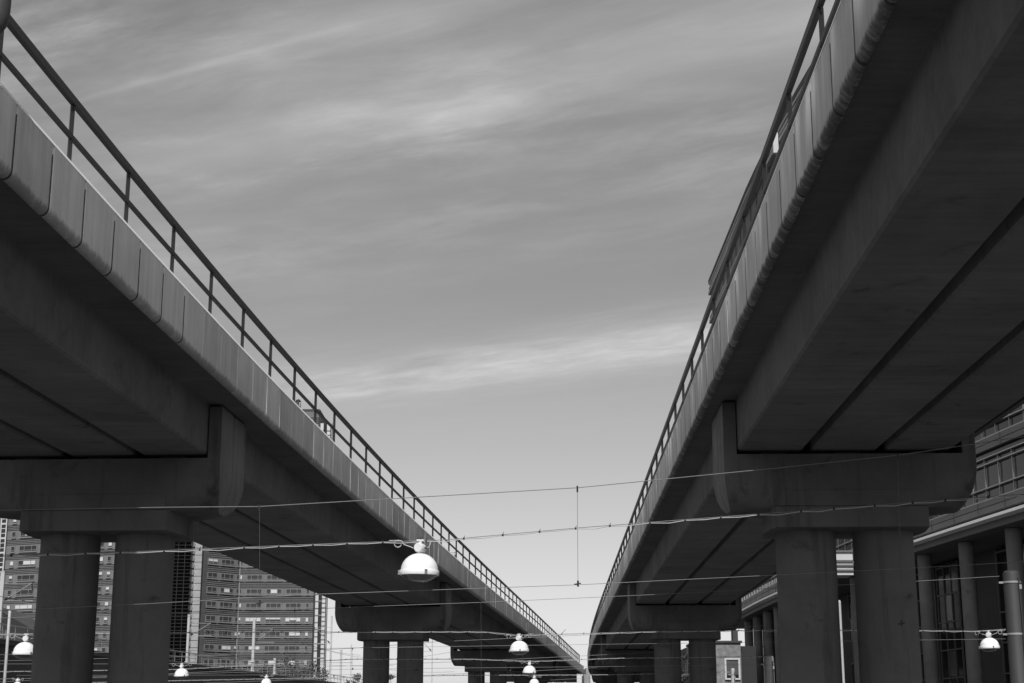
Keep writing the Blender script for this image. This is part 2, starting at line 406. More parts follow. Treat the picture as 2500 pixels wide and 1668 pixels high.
def viaduct(line, key, label, g0, panel, y_end, gw, joint0, ppitch, post0):
    org = line.pt(5, .5, 0); org.z = 0
    root = thing('railway_viaduct', org, label, 'viaduct', 'twin concrete viaducts')
    mb = MB()
    prof = [(.012, 1.006), (.5, 1.006), (1.0, 1.006), (1.0, 1.06), (.012, 1.06)]
    mb.loft(sweep(line, prof, Y0, y_end, .3))
    # drip edge under the overhang, next to the panels
    mb.build('deck_slab', M_slab, root, org)
    # three box girders in every span
    ps = PIERS[key] + [y_end]
    for a, b in zip([Y0] + PIERS[key], ps):
        if b - a < .5: continue
        for k in range(3):
            o0 = g0 + k * (gw + .026); o1 = o0 + gw
            c = .006
            pr = [(o0 + c, .845), (o1 - c, .845), (o1, .845 + c), (o1, 1.007), (o0, 1.007), (o0, .845 + c)]
            MB().loft(sweep(line, pr, a + .004, b - .004, .35)).build('box_girder', M_conc, root, org)
    # unseen block behind the viewer, added to cut off low sky light
    MB().loft([[line.pt(yy, o, z) for o, z in ((.05, -EZ / U), (.95, -EZ / U), (.95, .843), (.05, .843))] for yy in (Y0, Y0 + .5)]).build('sky_blocker', M_pier, root, org)
    # inner parapet panels
    h = (TOP - 1) * U - .065; r, rh = (.11, .085) if key == 'L' else (.10, .085)
    def ring(yl, c):
        pts = [(.20, h), (.004 + c, h), (c, h - .004)]
        for i in range(9):
            a = math.pi / 2 * i / 8
            pts.append((rh - (rh - c) * math.cos(a), r - (r - c) * math.sin(a)))
        pts += [(rh + .012, c), (rh + .012, .10), (.20, .10)]
        return [Vector((line.side * o, yl, z)) for o, z in pts]
    Lp = ppitch * U; gp = .024; ch = .028 if key == 'L' else .010
    mb = MB()
    hl = Lp / 2 - gp / 2
    mb.loft([ring(-hl, ch), ring(-hl + ch, 0), ring(hl - ch, 0), ring(hl, ch)], sm=True)
    # dark sealant bead over the joint at the far end
    out_ = [p for p in ring(0, 0)[2:12]]
    top_z = h * .87
    out_[0] = Vector((out_[0].x, 0, top_z))
    bw = .012 if key == 'R' else .002
    def bead(e, yy):
        q = []
        for i, p in enumerate(out_):
            a = 0 if i == 0 else math.pi / 2 * (i - 1) / 8
            q.append(Vector((p.x - line.side * math.cos(a) * e, yy, p.z - math.sin(a) * e)))
        return q
    plain_me = None
    if key == 'L':               # farther left panels have open joints
        plain_o = mb.build('parapet_panel', [panel, M_black], None, angle=28); plain_me = plain_o.data; bpy.data.objects.remove(plain_o)
    ya_, yb_ = hl - ch * .2, hl + gp + bw
    if key == 'L': ya_, yb_ = hl + gp * .3, hl + gp + .004
    e0, e1 = (-.005, 0) if key == 'L' else (-.007, .002)
    mb.loft([bead(e0, ya_), bead(e1, ya_), bead(e1, yb_), bead(e0, yb_)], mi=1, closed=False, caps=False)
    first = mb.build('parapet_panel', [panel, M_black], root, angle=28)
    ys = []; y = joint0
    while y > Y0 + .3: y = line.step(y, -ppitch)
    while y < y_end - .1:
        y2 = line.step(y, ppitch); ys.append((y + y2) / 2); y = y2
    vis = [q for q in ys if q > 1.6]
    indiv = vis[:99]; rest = [q for q in ys if q not in indiv]
    def place(q):
        p = line.pt(q, 0, 1.0); return p - org
    for i, q in enumerate(indiv):
        o = first if i == 0 else first.copy()
        if i: COL.objects.link(o); o.parent = root
        if plain_me and i > 10: o.data = plain_me
        o.location = place(q); o.rotation_euler = (random.uniform(-.0015, .0015), random.uniform(-.003, .003), line.ang(q) + random.uniform(-.007, .007))
    mb = MB(); src = first.data
    for q in rest:
        p = place(q); M = Matrix.Rotation(line.ang(q), 4, 'Z'); M.translation = p
        mb.add([M @ v.co for v in src.vertices], [list(f.vertices) for f in src.polygons if f.material_index == 0], 0, False)
    if rest:
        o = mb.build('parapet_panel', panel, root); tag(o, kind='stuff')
    ci = .0068 if key == 'L' else .0042
    cp = [(-.0006, TOP - .0114), (ci, TOP + .002), (.034, TOP + .002), (.034, TOP - .0114)]
    MB().loft(sweep(line, cp, Y0, y_end, .15)).build('coping', M_coping, root, org)
    # outer parapet, one upstand
    pr = [(1.0, 1.0), (1.02, 1.0), (1.03, 1.02), (1.03, TOP), (1.0, TOP)]
    MB().loft(sweep(line, pr, Y0, y_end, .4)).build('outer_parapet', M_slab, root, org)
    # railing: handrail with mid rail and posts below it
    yr = y_end - .9 if key == 'L' else y_end - .3
    io = .030
    hr = [(io - .004, RAILH - .017), (io - .004, RAILH), (io + .008, RAILH), (io + .008, RAILH - .017)]
    mb = MB(); mb.loft(sweep(line, hr, Y0, yr, .15))
    hand = mb.build('railing', M_rail, root, org)
    mr = [(io - .002, TOP + .076), (io - .002, TOP + .086), (io + .006, TOP + .086), (io + .006, TOP + .076)]
    mb = MB(); mb.loft(sweep(line, mr, Y0, yr, .15)); mb.build('mid_rail', M_rail, hand, org)
    # posts: flat bars with a welded gusset
    mb = MB(); ph = (RAILH - .017 - TOP) * U + .06
    mb.box((0, 0, ph / 2 - .06), (.058, .012, ph))
    mb.box((0, .031, ph / 2 - .06), (.012, .05, ph))
    mb.add([(-.008, -.03, ph - .13), (-.008, -.055, ph - .06), (-.008, .055, ph - .06), (-.008, .03, ph - .13),
            (.008, -.03, ph - .13), (.008, -.055, ph - .06), (.008, .055, ph - .06), (.008, .03, ph - .13)],
           [(0, 1, 2, 3), (4, 7, 6, 5), (0, 4, 5, 1), (1, 5, 6, 2), (2, 6, 7, 3), (3, 7, 4, 0)])
    mb.box((0, 0, 0.01), (.09, .12, .014))
    fp = mb.build('post', M_rail, hand)
    y = post0
    while y > 1.6: y = line.step(y, -2 * ppitch)
    i = 0
    while y < yr - .02 and i < 100:
        o = fp if i == 0 else fp.copy()
        if i: COL.objects.link(o); o.parent = hand
        o.location = line.pt(y, io + .004, TOP) - org; o.rotation_euler = (0, 0, line.ang(y))
        i += 1; y = line.step(y, 2 * ppitch)
    o = fp if False else fp.copy(); COL.objects.link(o); o.parent = hand
    o.location = line.pt(yr - .01, io + .004, TOP) - org; o.rotation_euler = (0, 0, line.ang(yr))
    return root
viaduct(LL, 'L', 'long concrete viaduct deck on the left with sunlit coping and thin steel railing', .135, M_panL, 31.2, .21, 2.984, .2145, 3.176)
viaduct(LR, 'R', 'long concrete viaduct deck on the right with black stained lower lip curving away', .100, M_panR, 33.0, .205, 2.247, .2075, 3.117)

# ------------------------------------------------------------------ piers
def pier(line, y, o_in, o_out, label):
    zb, zs, zt = .668, .832, .998
    cen = (o_in + o_out) / 2; L = (o_out - o_in) / 2; W = .167
    base = line.pt(y, cen, 0); base.z = 0
    root = thing('viaduct_pier', base, label, 'bridge pier', 'concrete piers under the viaducts', line.ang(y))
    Z = lambda h: h * U + EZ
    def ring(z):
        t = min(1, max(0, (.80 - z) / (.80 - zb)))
        wv = W * math.sqrt(max(0, 1 - t ** 1.9)); wv = max(wv, .012)
        le = L - .030 * t ** 2.5; lb = L - .26 * t ** .7 - .004
        gr = min(.010, wv * .5); gd = .026 if t < .9 else .006
        q = []
        for s in (1, -1):
            bev = [(lb + (le - lb) * k / 7, W - (W - wv) * (k / 7) ** 2.2) for k in range(8)]
            q += [(s * a, -s * b) for a, b in bev] + [(s * le, -s * gr), (s * (le - gd), 0), (s * le, s * gr)] + [(s * a, s * b) for a, b in bev[::-1]]
        return [Vector((a * U, b * U, Z(z))) for a, b in q]
    mb = MB()
    zz = [zb, zb + .003, zb + .008, zb + .016, zb + .026, zb + .038, zb + .052, zb + .068, zb + .085, zb + .105, zb + .12, .80, zs]
    mb.loft([ring(z) for z in zz], sm=True)
    uw = .040
    for s in (1, -1):
        q = [(L - uw, -W), (L, -W), (L, -.010), (L - .026, 0), (L, .010), (L, W), (L - uw, W)]
        mb.loft([[Vector((s * a * U, b * U, Z(z))) for a, b in q] for z in (zs - .001, zt)])
    mb.build('cap_beam', M_pier, root, angle=25)
    # grooved cap ends; light from the gap painted in as a paler colour
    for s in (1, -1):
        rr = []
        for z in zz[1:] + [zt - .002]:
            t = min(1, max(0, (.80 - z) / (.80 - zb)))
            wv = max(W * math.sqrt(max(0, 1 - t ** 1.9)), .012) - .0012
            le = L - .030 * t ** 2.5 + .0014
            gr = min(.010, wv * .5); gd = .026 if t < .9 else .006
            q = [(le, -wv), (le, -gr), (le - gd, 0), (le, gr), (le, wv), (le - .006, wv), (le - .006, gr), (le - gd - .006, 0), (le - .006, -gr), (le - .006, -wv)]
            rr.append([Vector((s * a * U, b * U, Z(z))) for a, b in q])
        MB().loft(rr).build('lit_end_face', M_lit_end, root)
    # bearing pads on the seat
    for k in range(3):
        for v in (-.1, .1):
            MB().box(((-L + .16 + k * (L - .16)) * U, v * U, Z(zs + .006)), (.45, .4, .065)).build('bearing', M_black, root)
    def octo(a, b, wd, z):
        q = [(a, -wd), (b, -.03), (b, .03), (a, wd), (-a, wd), (-b, .03), (-b, -.03), (-a, -wd)]
        return [Vector((u * U, v * U, Z(z))) for u, v in q]
    mb = MB()
    mb.loft([octo(.236, .254, .165, .603), octo(.236, .254, .165, .6675)])
    mb.loft([octo(.232, .242, .172, .6685), octo(.228, .238, .170, .716)])
    mb.build('plinth', M_pier, root)
    for s in (-1, 1):
        mb = MB()
        mb.lathe([(.0952 * U, -.05), (.0952 * U, Z(.2)), (.095 * U, Z(.603) - .001)], (s * .1235 * U, 0, 0), 56)
        mb.build('column', M_pier, root)
    return root
LN = ['twin column pier nearest on the left, its cap cut by the left edge',
      'second twin column pier back on the left, brick tower beside it', 'third pier back on the left, behind the middle lamps', 'farthest left pier in deep shade near the end wall']
RN = ['twin column pier nearest on the right, bright louvres between its columns',
      'second twin column pier back on the right, beside a stone house', 'third pier back on the right, half behind the second', 'farthest right pier in deep shade under the bend']
for i, y in enumerate(PIERS['L'][2:]): pier(LL, y, .090, .888, LN[i])
for i, y in enumerate(PIERS['R'][2:]): pier(LR, y, .056, .840, RN[i])

# end wall where the two viaducts meet
def end_wall():
    a = at_y(1426, 1647, 31.35 * U); b = at_y(1441, 1647, 31.35 * U)
    c = (a + b) / 2; c.z = 0
    root = thing('end_wall', c, 'pale sunlit concrete wall end where the two viaducts meet', 'wall', rz=0)
    mb = MB(); h = a.z
    mb.box((0, 3, h / 2), (b.x - a.x, 6, h)); mb.build('wall', M_nose, root)
    t = at_y(1431, 1631, 31.35 * U).z
    mb = MB(); mb.box((.12, 3.02, (h + t) / 2 + .004), ((b.x - a.x) * .72, 5.9, t - h)); mb.build('coping_block', M_nose, root)
    mb = MB(); mb.box((-.42, -.06, (h + t) / 2 + .1), (.10, .10, t - h + .3)); mb.build('joint_cover', M_black, root)
end_wall()

# ------------------------------------------------------------------ span wires and hanging lamps
def sag(a, b, n=24, s=.0, kink=None):
    a, b = Vector(a), Vector(b); r = []
    for i in range(n + 1):
        t = i / n; p = a.lerp(b, t); p.z -= s * 4 * t * (1 - t); r.append(p)
    return r
def poly_at(pts, x):
    for a, b in zip(pts, pts[1:]):
        if a.x <= x <= b.x: return a.lerp(b, (x - a.x) / (b.x - a.x))
    return (pts[0] if x < pts[0].x else pts[-1]).copy()
def span(y, label, up, mid=None, lower=None, drops=(), r=.008, ties=True):
    """one cross-street wire span; each list holds photograph points joined at distance y"""
    P = lambda q: [at_y(a, b, y) for a, b in q]
    up_p = P(up); org = up_p[len(up_p) // 2].copy()
    root = thing('overhead_wire_span', org, label, 'overhead wires', 'wire spans across the street')
    def dense(pts):
        r_ = []
        for a, b in zip(pts, pts[1:]):
            for i in range(8): r_.append(a.lerp(b, i / 8))
        return r_ + [pts[-1]]
    up_d = dense(up_p)
    MB().tube(up_d, r, 6).build('top_wire', M_wire, root, org)
    mid_p = None
    if mid:
        mid_p = P(mid)
        m_ = MB().tube(dense(mid_p), r * .9, 6).build('lamp_wire', M_wire, root, org)
        if ties:
            # power cable tied along underneath
            L = mid_p[0].x; step = .52; pts = []; tb = []
            x = L
            while x < mid_p[-1].x:
                p = poly_at(mid_p, x); pts.append(p - Vector((0, 0, r * 1.7)))
                q = poly_at(mid_p, min(x + step / 2, mid_p[-1].x)); pts.append(q - Vector((0, 0, r * 1.7 + random.uniform(.006, .022))))
                tb.append(p)
                x += step * random.uniform(.85, 1.15)
            MB().tube(pts, r * 1.0, 6).build('power_cable', M_cable, m_, org)
            t0 = None
            for p in tb:
                if t0 is None:
                    t0 = MB().tube([(-.012, 0, -r), (.012, 0, -r)], r * 3.0, 6).tube([(0, 0, 0), (.012, 0, r * 6)], r * .6, 4).build('cable_tie', M_black, m_)
                    o = t0
                else:
                    o = t0.copy(); COL.objects.link(o); o.parent = m_
                o.location = p - org
    low_p = None
    if lower:
        low_p = P(lower)
        MB().tube(dense(low_p), r * .7, 6).build('lower_wire', M_wire, root, org)
    for dxp, yb in drops:
        a = poly_at(up_p, at_y(dxp, up[0][1], y).x)
        b = at_y(dxp + 1, yb, y)
        d = MB().tube([a, b], r * .5, 5); d.build('dropper', M_drop, root, org)
        mb = MB(); mb.tube([a + Vector((0, 0, .025)), a - Vector((0, 0, .06))], r * 2.1, 7)
        mb.build('clamp', M_black, root, org); mb = MB()
        mb.tube([b + Vector((0, 0, .05)), b - Vector((0, 0, .03))], r * 2.3, 7); mb.tube([b + Vector((-.05, 0, 0)), b + Vector((.04, 0, .015))], r * 1.6, 6)
        mb.build('clamp', M_black, root, org)
    return mid_p

def make_lamp():
    root = thing('hanging_street_lamp', (0, 0, 0), None, 'street lamp', 'dome lamps hung on the span wires')
    Rr = .25
    prof = []
    for i in range(17):
        a = math.pi / 2 * i / 16
        prof.append((max(.002, Rr * math.sin(a)), -.170 - .228 * (1 - math.cos(a))))
    mb = MB(); mb.lathe(prof, n=48); dome = mb.build('dome', M_white, root, angle=60)
    mb = MB(); mb.lathe([(.245, -.392), (.262, -.398), (.265, -.404), (.266, -.455), (.260, -.466), (.238, -.468), (.236, -.45)], n=48)
    mb.build('rim', M_white, root, angle=30)
    mb = MB()
    pr = [(.240, -.463), (.236, -.475), (.205, -.492), (.203, -.498), (.175, -.512), (.172, -.518), (.135, -.532), (.132, -.537), (.08, -.546), (.002, -.55)]
    mb.lathe(pr, n=40); mb.build('lens', M_lens, root, angle=25)
    for a in (R(-68), R(65), R(185)):
        mb = MB(); c = Vector((math.cos(a) * .272, math.sin(a) * .272, -.43)); ax = Matrix.Rotation(a, 3, 'Z')
        mb.box(c, (.016, .034, .06), axes=ax); mb.box(c + ax @ Vector((.010, 0, .018)), (.012, .026, .014), axes=ax)
        mb.box(c + ax @ Vector((.008, 0, -.022)), (.014, .02, .02), axes=ax)
        mb.build('latch', M_latch, root)
    # junction box: short drum lying towards the viewer, turned slightly
    mb = MB(); t = R(18); d = Vector((-math.sin(t), -math.cos(t), 0))
    c = Vector((0, 0, -.100))
    mb.tube([c - d * .075, c - d * .072, c + d * .062, c + d * .068, c + d * .075], [.06, .066, .066, .062, .058], 28)
    mb.tube([c + d * .0755, c + d * .083], [.054, .052], 28)
    mb.box((0, 0, -.160), (.05, .05, .04))
    box = mb.build('junction_box', M_box, root, angle=40)
    mb = MB(); mb.tube([(.055, -.01, -.098), (.098, -.01, -.096)], .015, 10); mb.tube([(-.055, .01, -.104), (-.09, .01, -.105)], .012, 10)
    mb.build('cable_gland', M_black, box)
    mb = MB(); mb.box((0, 0, .004), (.098, .03, .02)); mb.box((0, 0, -.022), (.026, .014, .05)); mb.tube([(.01, -.01, -.02), (.01, .012, -.02)], .012, 8)
    mb.build('hanger', M_box, root)
    mb = MB(); mb.tube([(0, 0, .014), (.004, 0, .05)], .006, 6); mb.build('bolt', M_black, root)
    return root
def loops(root, left=True, right=True, simple_right=False):
    mb = MB(); r = .0062
    def loop(s):
        pts = [(s * .09, 0, -.105)]
        for t in (.12, .15, .18, .205): pts.append((s * t, 0, -.10 + (t - .09) * .35))
        for t in range(7):
            a = R(-20 + t * 17); pts.append((s * (.215 + .05 * t / 6), .0, -.06 + .055 * math.sin(R(t * 15))))
        for k in range(15):
            a = R(60 - k * 25); pts.append((s * (.30 + .047 * math.cos(a + R(0))), .004 + .0012 * k, -.045 + .047 * math.sin(a)))
        pts += [(s * .37, .01, -.005), (s * .42, .005, -.006)]
        return pts
    if left: mb.tube(smooth(loop(-1)), r, 8)
    if right: mb.tube(smooth(loop(1)), r, 8)
    if simple_right: mb.tube(smooth([(.098, -.01, -.096), (.115, -.01, -.088), (.13, -.005, -.06), (.142, 0, -.02), (.16, 0, -.004)]), r, 8)
    return mb.build('cable_loop', M_cable, root)
def smooth(pts, n=4):
    P = [Vector(p) for p in pts]; r = []
    for i in range(len(P) - 1):
        p0, p1, p2, p3 = P[max(i - 1, 0)], P[i], P[i + 1], P[min(i + 2, len(P) - 1)]
        for k in range(n):
            t = k / n
            r.append(.5 * ((2 * p1) + (p2 - p0) * t + (2 * p0 - 5 * p1 + 4 * p2 - p3) * t * t + (3 * p1 - p0 - 3 * p2 + p3) * t ** 3))
    return r + [P[-1]]
Y_1, Y_2, Y_3, Y_4, Y_5, Y_6 = 3.74 * U, 7.65 * U, 11.1 * U, 14.5 * U, 18 * U, 21.5 * U
m1 = span(Y_1, 'nearest wire span, crossing in front of both nearest piers, three wires joined by droppers',
          [(-60, 1247), (385, 1239), (633, 1237), (1410, 1191), (1897, 1143), (2197, 1111), (2560, 1057)],
          [(-60, 1358), (0, 1356), (371, 1346), (627, 1335), (880, 1325), (985, 1322), (1090, 1318), (1410, 1289), (1900, 1252), (2197, 1229), (2560, 1202)],
          [(-60, 1494), (74, 1488), (366, 1474), (745, 1452), (1410, 1428), (1900, 1404), (2230, 1387), (2560, 1368)],
          [(633, 1474), (1410, 1427), (2200, 1524)], r=.0058)
m2 = span(Y_2, 'second wire span back, its lamp hanging in front of the third left pier',
          [(-60, 1512), (85, 1506), (610, 1494), (872, 1482), (1174, 1471), (1596, 1452), (1900, 1436), (2242, 1419), (2440, 1407)],
          [(-60, 1548), (610, 1543), (825, 1543), (1175, 1542), (1262, 1550), (1300, 1550), (1600, 1542), (1900, 1538), (2242, 1539), (2380, 1541), (2455, 1536)],
          [(-60, 1600), (600, 1586), (1410, 1574), (2455, 1560)], [(719, 1630), (1174, 1700)], r=.0068)
m3 = span(Y_3, 'third wire span back, crossing just under the second pier caps',
          [(-60, 1615), (430, 1604), (860, 1583), (1069, 1567), (1529, 1546), (1866, 1528)],
          [(-60, 1640), (430, 1634), (860, 1609), (1150, 1609), (1280, 1614), (1310, 1614), (1530, 1606), (1868, 1603)],
          [(-60, 1660), (860, 1634), (1530, 1627), (1870, 1622)], [(860, 1634)], r=.0078)
m4 = span(Y_4, 'fourth wire span back, low across the street with a half hidden lamp',
          [(-60, 1668), (640, 1634), (1188, 1613), (1490, 1598), (1782, 1584)],
          [(-60, 1672), (640, 1657), (1150, 1648), (1290, 1648), (1490, 1647), (1784, 1640)], None, (), r=.009)
m5 = span(Y_5, 'fifth wire span back, short bright line above the lowest lamp',
          [(500, 1668), (1266, 1640), (1465, 1630), (1740, 1618)], None, None, (), r=.010)
m6 = span(Y_6, 'farthest wire span, faint line at the foot of the picture',
          [(700, 1684), (1320, 1662), (1450, 1655), (1720, 1646)], None, None, (), r=.011)

lamp0 = make_lamp(); used = []
def lamp(px, py, y, label, left=True, right=True, simple=False, rz=0):
    o = lamp0 if not used else copy_tree(lamp0)
    used.append(o)
    o.location = at_y(px, py, y); o['label'] = label
    return o
lamp_specs = [
 (1026, 1320, Y_1, 'largest white dome lamp, with one cable loop, nearest of the hanging lamps'),
 (1267, 1549, Y_2, 'white dome lamp with two cable loops, below and right of the largest one'),
 (1293, 1614, Y_3, 'white dome lamp directly below the two looped lamp, fully in view'),
 (1305, 1649, Y_4, 'white dome lamp cut by the bottom edge, lowest of the middle column'),
 (2413, 1541, Y_2, 'white dome lamp hanging beside the thick grey mast on the right'),
 (64, 1549, 6.4 * U, 'white dome lamp half hidden by the nearest left column'),
 (444, 1620, 10.4 * U, 'white dome lamp just right of the nearest left pier columns'),
 (651, 1648, 14.3 * U, 'small white dome lamp cut by the bottom edge below the brick tower'),
 (44, 1656, 13.0 * U, 'tiny white dome lamp at the bottom left corner, mostly cut off')]
objs = [lamp(*s) for s in lamp_specs]
for i, o in enumerate(objs):
    loops(o, True, i != 0, i == 0)
    o.rotation_euler = (R((0.5, -1.2, 1.6, -.6)[i % 4]), R((.8, -1.5, .6, 1.8, -.9)[i % 5]), 0)
    if i in (1, 4): o.rotation_euler.z = R(-18)
    elif i: o.rotation_euler.z = R((-30, 25, 10, -12)[i % 4])
# extra lamp carrying wires for the lamps that do not sit on the rows above
for (px, py, y, xa, xb, lab) in ((64, 1549, 6.4 * U, -80, 420, 'short bright wire carrying the lamp beside the nearest left column'),
                                 (444, 1620, 10.4 * U, -60, 860, 'wire carrying the lamp right of the nearest left columns'),
                                 (651, 1648, 14.3 * U, 40, 1000, 'low wire carrying the small lamp below the brick tower'),
                                 (44, 1656, 13.0 * U, -60, 300, 'low wire carrying the tiny lamp at the bottom left')):
    a, b = at_y(xa, py + 1, y), at_y(xb, py - 2, y)
    tag(MB().tube(sag(a, b, 10, .02), .0065, 6).build('lamp_wire', M_wire, None, (a + b) / 2), lab, 'wire', 'single lamp wires')

# ------------------------------------------------------------------ tram masts on the right
def mast(px, ytop, y, wpx, label, mat, fittings=True):
    t = at_y(px, ytop, y); dep = y * math.cos(P_) + (t.z - EZ) * math.sin(P_)
    r = wpx / F_ * dep / 2
    base = Vector((t.x, t.y, 0))
    root = thing('tram_mast', base, label, 'mast', 'masts beside the tram street')
    mb = MB(); h = t.z
    mb.lathe([(r * 1.25, 0), (r * 1.25, .4), (r * 1.12, .45), (r, h - .12), (r * .96, h - .04), (r * .7, h), (.001, h + .01)], n=28)
    mb.build('pole', mat, root)
    if fittings:
        for z in (h - .35, h - 1.75, h - 3.1):
            if z < 1: continue
            mb = MB(); mb.lathe([(r * 1.03, z), (r * 1.08, z + .01), (r * 1.08, z + .05), (r * 1.03, z + .06)], n=24)
            mb.box((-r - .06, 0, z + .03), (.14, .03, .05)); mb.box((r * .7, -r * .9, z - .1), (.06, .07, .12))
            mb.build('bracket', M_mast, root)
        mb = MB(); mb.tube([(r * .55, -r * .92, h - .2), (r * .62, -r * .97, h - 1.2), (r * .60, -r * 1.0, h - 3), (r * .6, -r * 1.05, 1)], r * .09 + .008, 6)
        mb.build('riser_cable', M_black, root)
    return root
mast(2468, 1394, Y_2 + .3, 40, 'thick grey mast near the right edge holding the second wire span', M_mast_shaded)
mast(2049, 1466, 66, 7.5, 'thin bright mast seen between the columns of the nearest right pier', M_mast_w, False)
mast(1877, 1602, Y_3 + .3, 24, 'grey mast left of the nearest right columns, in front of the office columns', M_mast)
mast(1789, 1632, Y_4 + .3, 10, 'short pale mast in front of the stone house', M_mast_w)

# ------------------------------------------------------------------ left: railway bridge with railing, masts and canopy
RD = math.atan((1630 - 1250) / F_)            # heading of the railway bridge
rd = Vector((math.sin(RD), math.cos(RD), 0))
ra = at_y(0, 1524, 120.0)                     # a point on its handrail
rn = Vector((rd.y, -rd.x, 0))
def rb(s, off, z): return ra + rd * s + rn * off + Vector((0, 0, z))
def rail_bridge():
    org = Vector((ra.x, ra.y, 0))
    root = thing('railway_bridge', org, 'low dark railway bridge with thin railing sloping away behind the left piers', 'bridge')
    mb = MB(); S0, S1 = -60, 190
    prof = [(0, -1.15), (.35, -1.15), (.35, -1.5), (0, -1.6), (0, -4.4), (-9, -4.4), (-9, -1.15)]
    mb.loft([[rb(s, o, z) for o, z in prof] for s in (S0, S1)])
    mb.build('deck', M_dark, root, org)
    mb = MB(); mb.loft([[rb(s, o, z) for o, z in ((.28, -1.148), (.40, -1.148), (.40, -1.06), (.28, -1.06))] for s in (S0, S1)])
    mb.build('edge_beam', M_frame, root, org)
    for s in range(-50, 190, 20):
        mb = MB(); mb.box(rb(s, -4.5, 0) - Vector((0, 0, 4.4 + (ra.z - 4.4) / 2 - .01)), (8.6, 1.6, ra.z - 4.4), -RD)
        mb.build('bridge_pier', M_dark, root, org)
    mb = MB(); mb.bar(rb(S0, .34, -.03), rb(S1, .34, -.03), .06, .09); hr = mb.build('railing', M_mast, root, org)
    mb = MB(); mb.bar(rb(S0, .34, -.55), rb(S1, .34, -.55), .04, .05); mb.build('mid_rail', M_mast, hr, org)
    mb = MB(); mb.box((0, 0, .5), (.055, .055, 1.0)); fp = mb.build('post', M_mast, hr)
    i = 0; s = -12
    while s < 188 and i < 95:
        o = fp if i == 0 else fp.copy()
        if i: COL.objects.link(o); o.parent = hr
        o.location = rb(s, .34, -1.07) - org; i += 1; s += 2.35
rail_bridge()
def cat_mast(px, ytop, y, wpx, label, arm=1, off=-2.0, arm_to=None):
    t = at_y(px, ytop, y); dep = y * math.cos(P_) + (t.z - EZ) * math.sin(P_); r = max(.06, wpx / F_ * dep / 2)
    zb = ra.z - 1.2
    base = Vector((t.x, t.y, zb))
    root = thing('catenary_mast', base, label, 'railway mast', 'railway masts beyond the left viaduct'); h = t.z - zb
    mb = MB(); mb.box((0, 0, h / 2), (2 * r, 2 * r, h)); mb.box((0, 0, h + .03), (2.3 * r, 2.3 * r, .06)); mb.box((0, 0, .15), (3.2 * r, 3.2 * r, .3)); mb.build('pole', M_mast_w, root)
    if arm:
        k = arm
        a, b = Vector((k * r, 0, h * .58)), Vector((k * 2.4, -.4, h * .83))
        mb = MB(); mb.tube([a, b], .045, 6); mb.tube([Vector((k * r, 0, h * .83)), b], .025, 6); mb.tube([a, Vector((k * 2.6, -.4, h * .57))], .035, 6); mb.build('bracket_arm', M_mast, root)
        mb = MB(); mb.tube([a.lerp(b, .06), a.lerp(b, .16)], .10, 8); mb.tube([b + Vector((0, 0, -.05)), b + Vector((.1 * k, 0, -.55))], .06, 6); mb.build('insulator', M_black, root)
    return root
cat_mast(8, 1397, 121, 9.5, 'pale railway mast at the left edge with a long bracket arm', 1)
cat_mast(462, 1502, 167, 6, 'pale railway mast in front of the glass stairwell strip', 1)
cat_mast(621, 1514, 194, 6, 'pale railway mast in front of the brick tower with raised arm', 1)
cat_mast(671, 1608, 205, 5, 'short stub mast on the railway bridge below the brick tower', 0)
cat_mast(810, 1505, 232, 4, 'thin tall railway mast against the sky right of the tower', -1)
cat_mast(833, 1588, 262, 5, 'low double railway mast against the sky beside the second left pier', 0)
cat_mast(858, 1575, 250, 2.5, 'very thin pole against the sky beside the second left pier', 0)
cat_mast(1056, 1530, 255, 2.6, 'slender leaning mast seen between the second and third left piers', -1)
def cwire(a, b, ya, yb, label, r=.02, s=.5):
    A, B = at_y(*a, ya), at_y(*b, yb)
    tag(MB().tube(sag(A, B, 14, s), r, 5).build('catenary_wire', M_black, None, (A + B) / 2), label, 'wire', 'railway wires beyond the left viaduct')
cwire((-40, 1448), (465, 1506), 110, 167, 'sagging railway wire from the left edge to the stairwell strip')
cwire((465, 1520), (663, 1537), 167, 194, 'railway wire rising to the bracket arm before the brick tower', .02, .2)
cwire((663, 1545), (880, 1600), 194, 262, 'upper sloping railway wire crossing the sky gap left of the second pier')
cwire((720, 1560), (900, 1606), 205, 270, 'middle sloping railway wire in the sky gap left of the second pier')
cwire((560, 1600), (960, 1625), 180, 262, 'lower railway wire running behind the second left pier')
cwire((930, 1610), (1110, 1590), 255, 255, 'railway wire crossing the sky between the second and third left piers', .02, .3)
cwire((930, 1632), (1110, 1640), 255, 255, 'lowest railway wire between the second and third left piers', .02, .3)

def canopy():
    y = 128
    a, b = at_y(4, 1486, y), at_y(90, 1533, y)
    org = Vector((a.x, y, ra.z - 1.1))
    root = thing('platform_shelter', org, 'dark glazed platform shelter with sloping roof at the left edge', 'shelter')
    L = b.x - a.x; h0 = a.z - org.z; h1 = b.z - org.z
    mb = MB(); x0 = -2.5
    mb.loft([[Vector((x0, v, h0)), Vector((.4, v, h0)), Vector((L + .2, v, h1)), Vector((L + .2, v, h1 - .25)), Vector((.4, v, h0 - .3)), Vector((x0, v, h0 - .3))] for v in (-1.5, 4)])
    mb.build('roof', M_brick_d, root)
    mb = MB(); mb.loft([[Vector((x0, v, 0)), Vector((x0, v, h0 - .3)), Vector((.4, v, h0 - .3)), Vector((L, v, h1 - .25)), Vector((L, v, 0))] for v in (0, 3.6)]); mb.build('wall', M_glass, root)
    mb = MB()
    for x in (-1.9, -.6, .5): mb.box((x, -.05, h0 / 2 - .16), (.07, .08, h0 - .32))
    mb.box((-.8, -.06, h0 * .5), (3.0, .07, .06)); mb.build('glazing_bar', M_frame, root)
canopy()
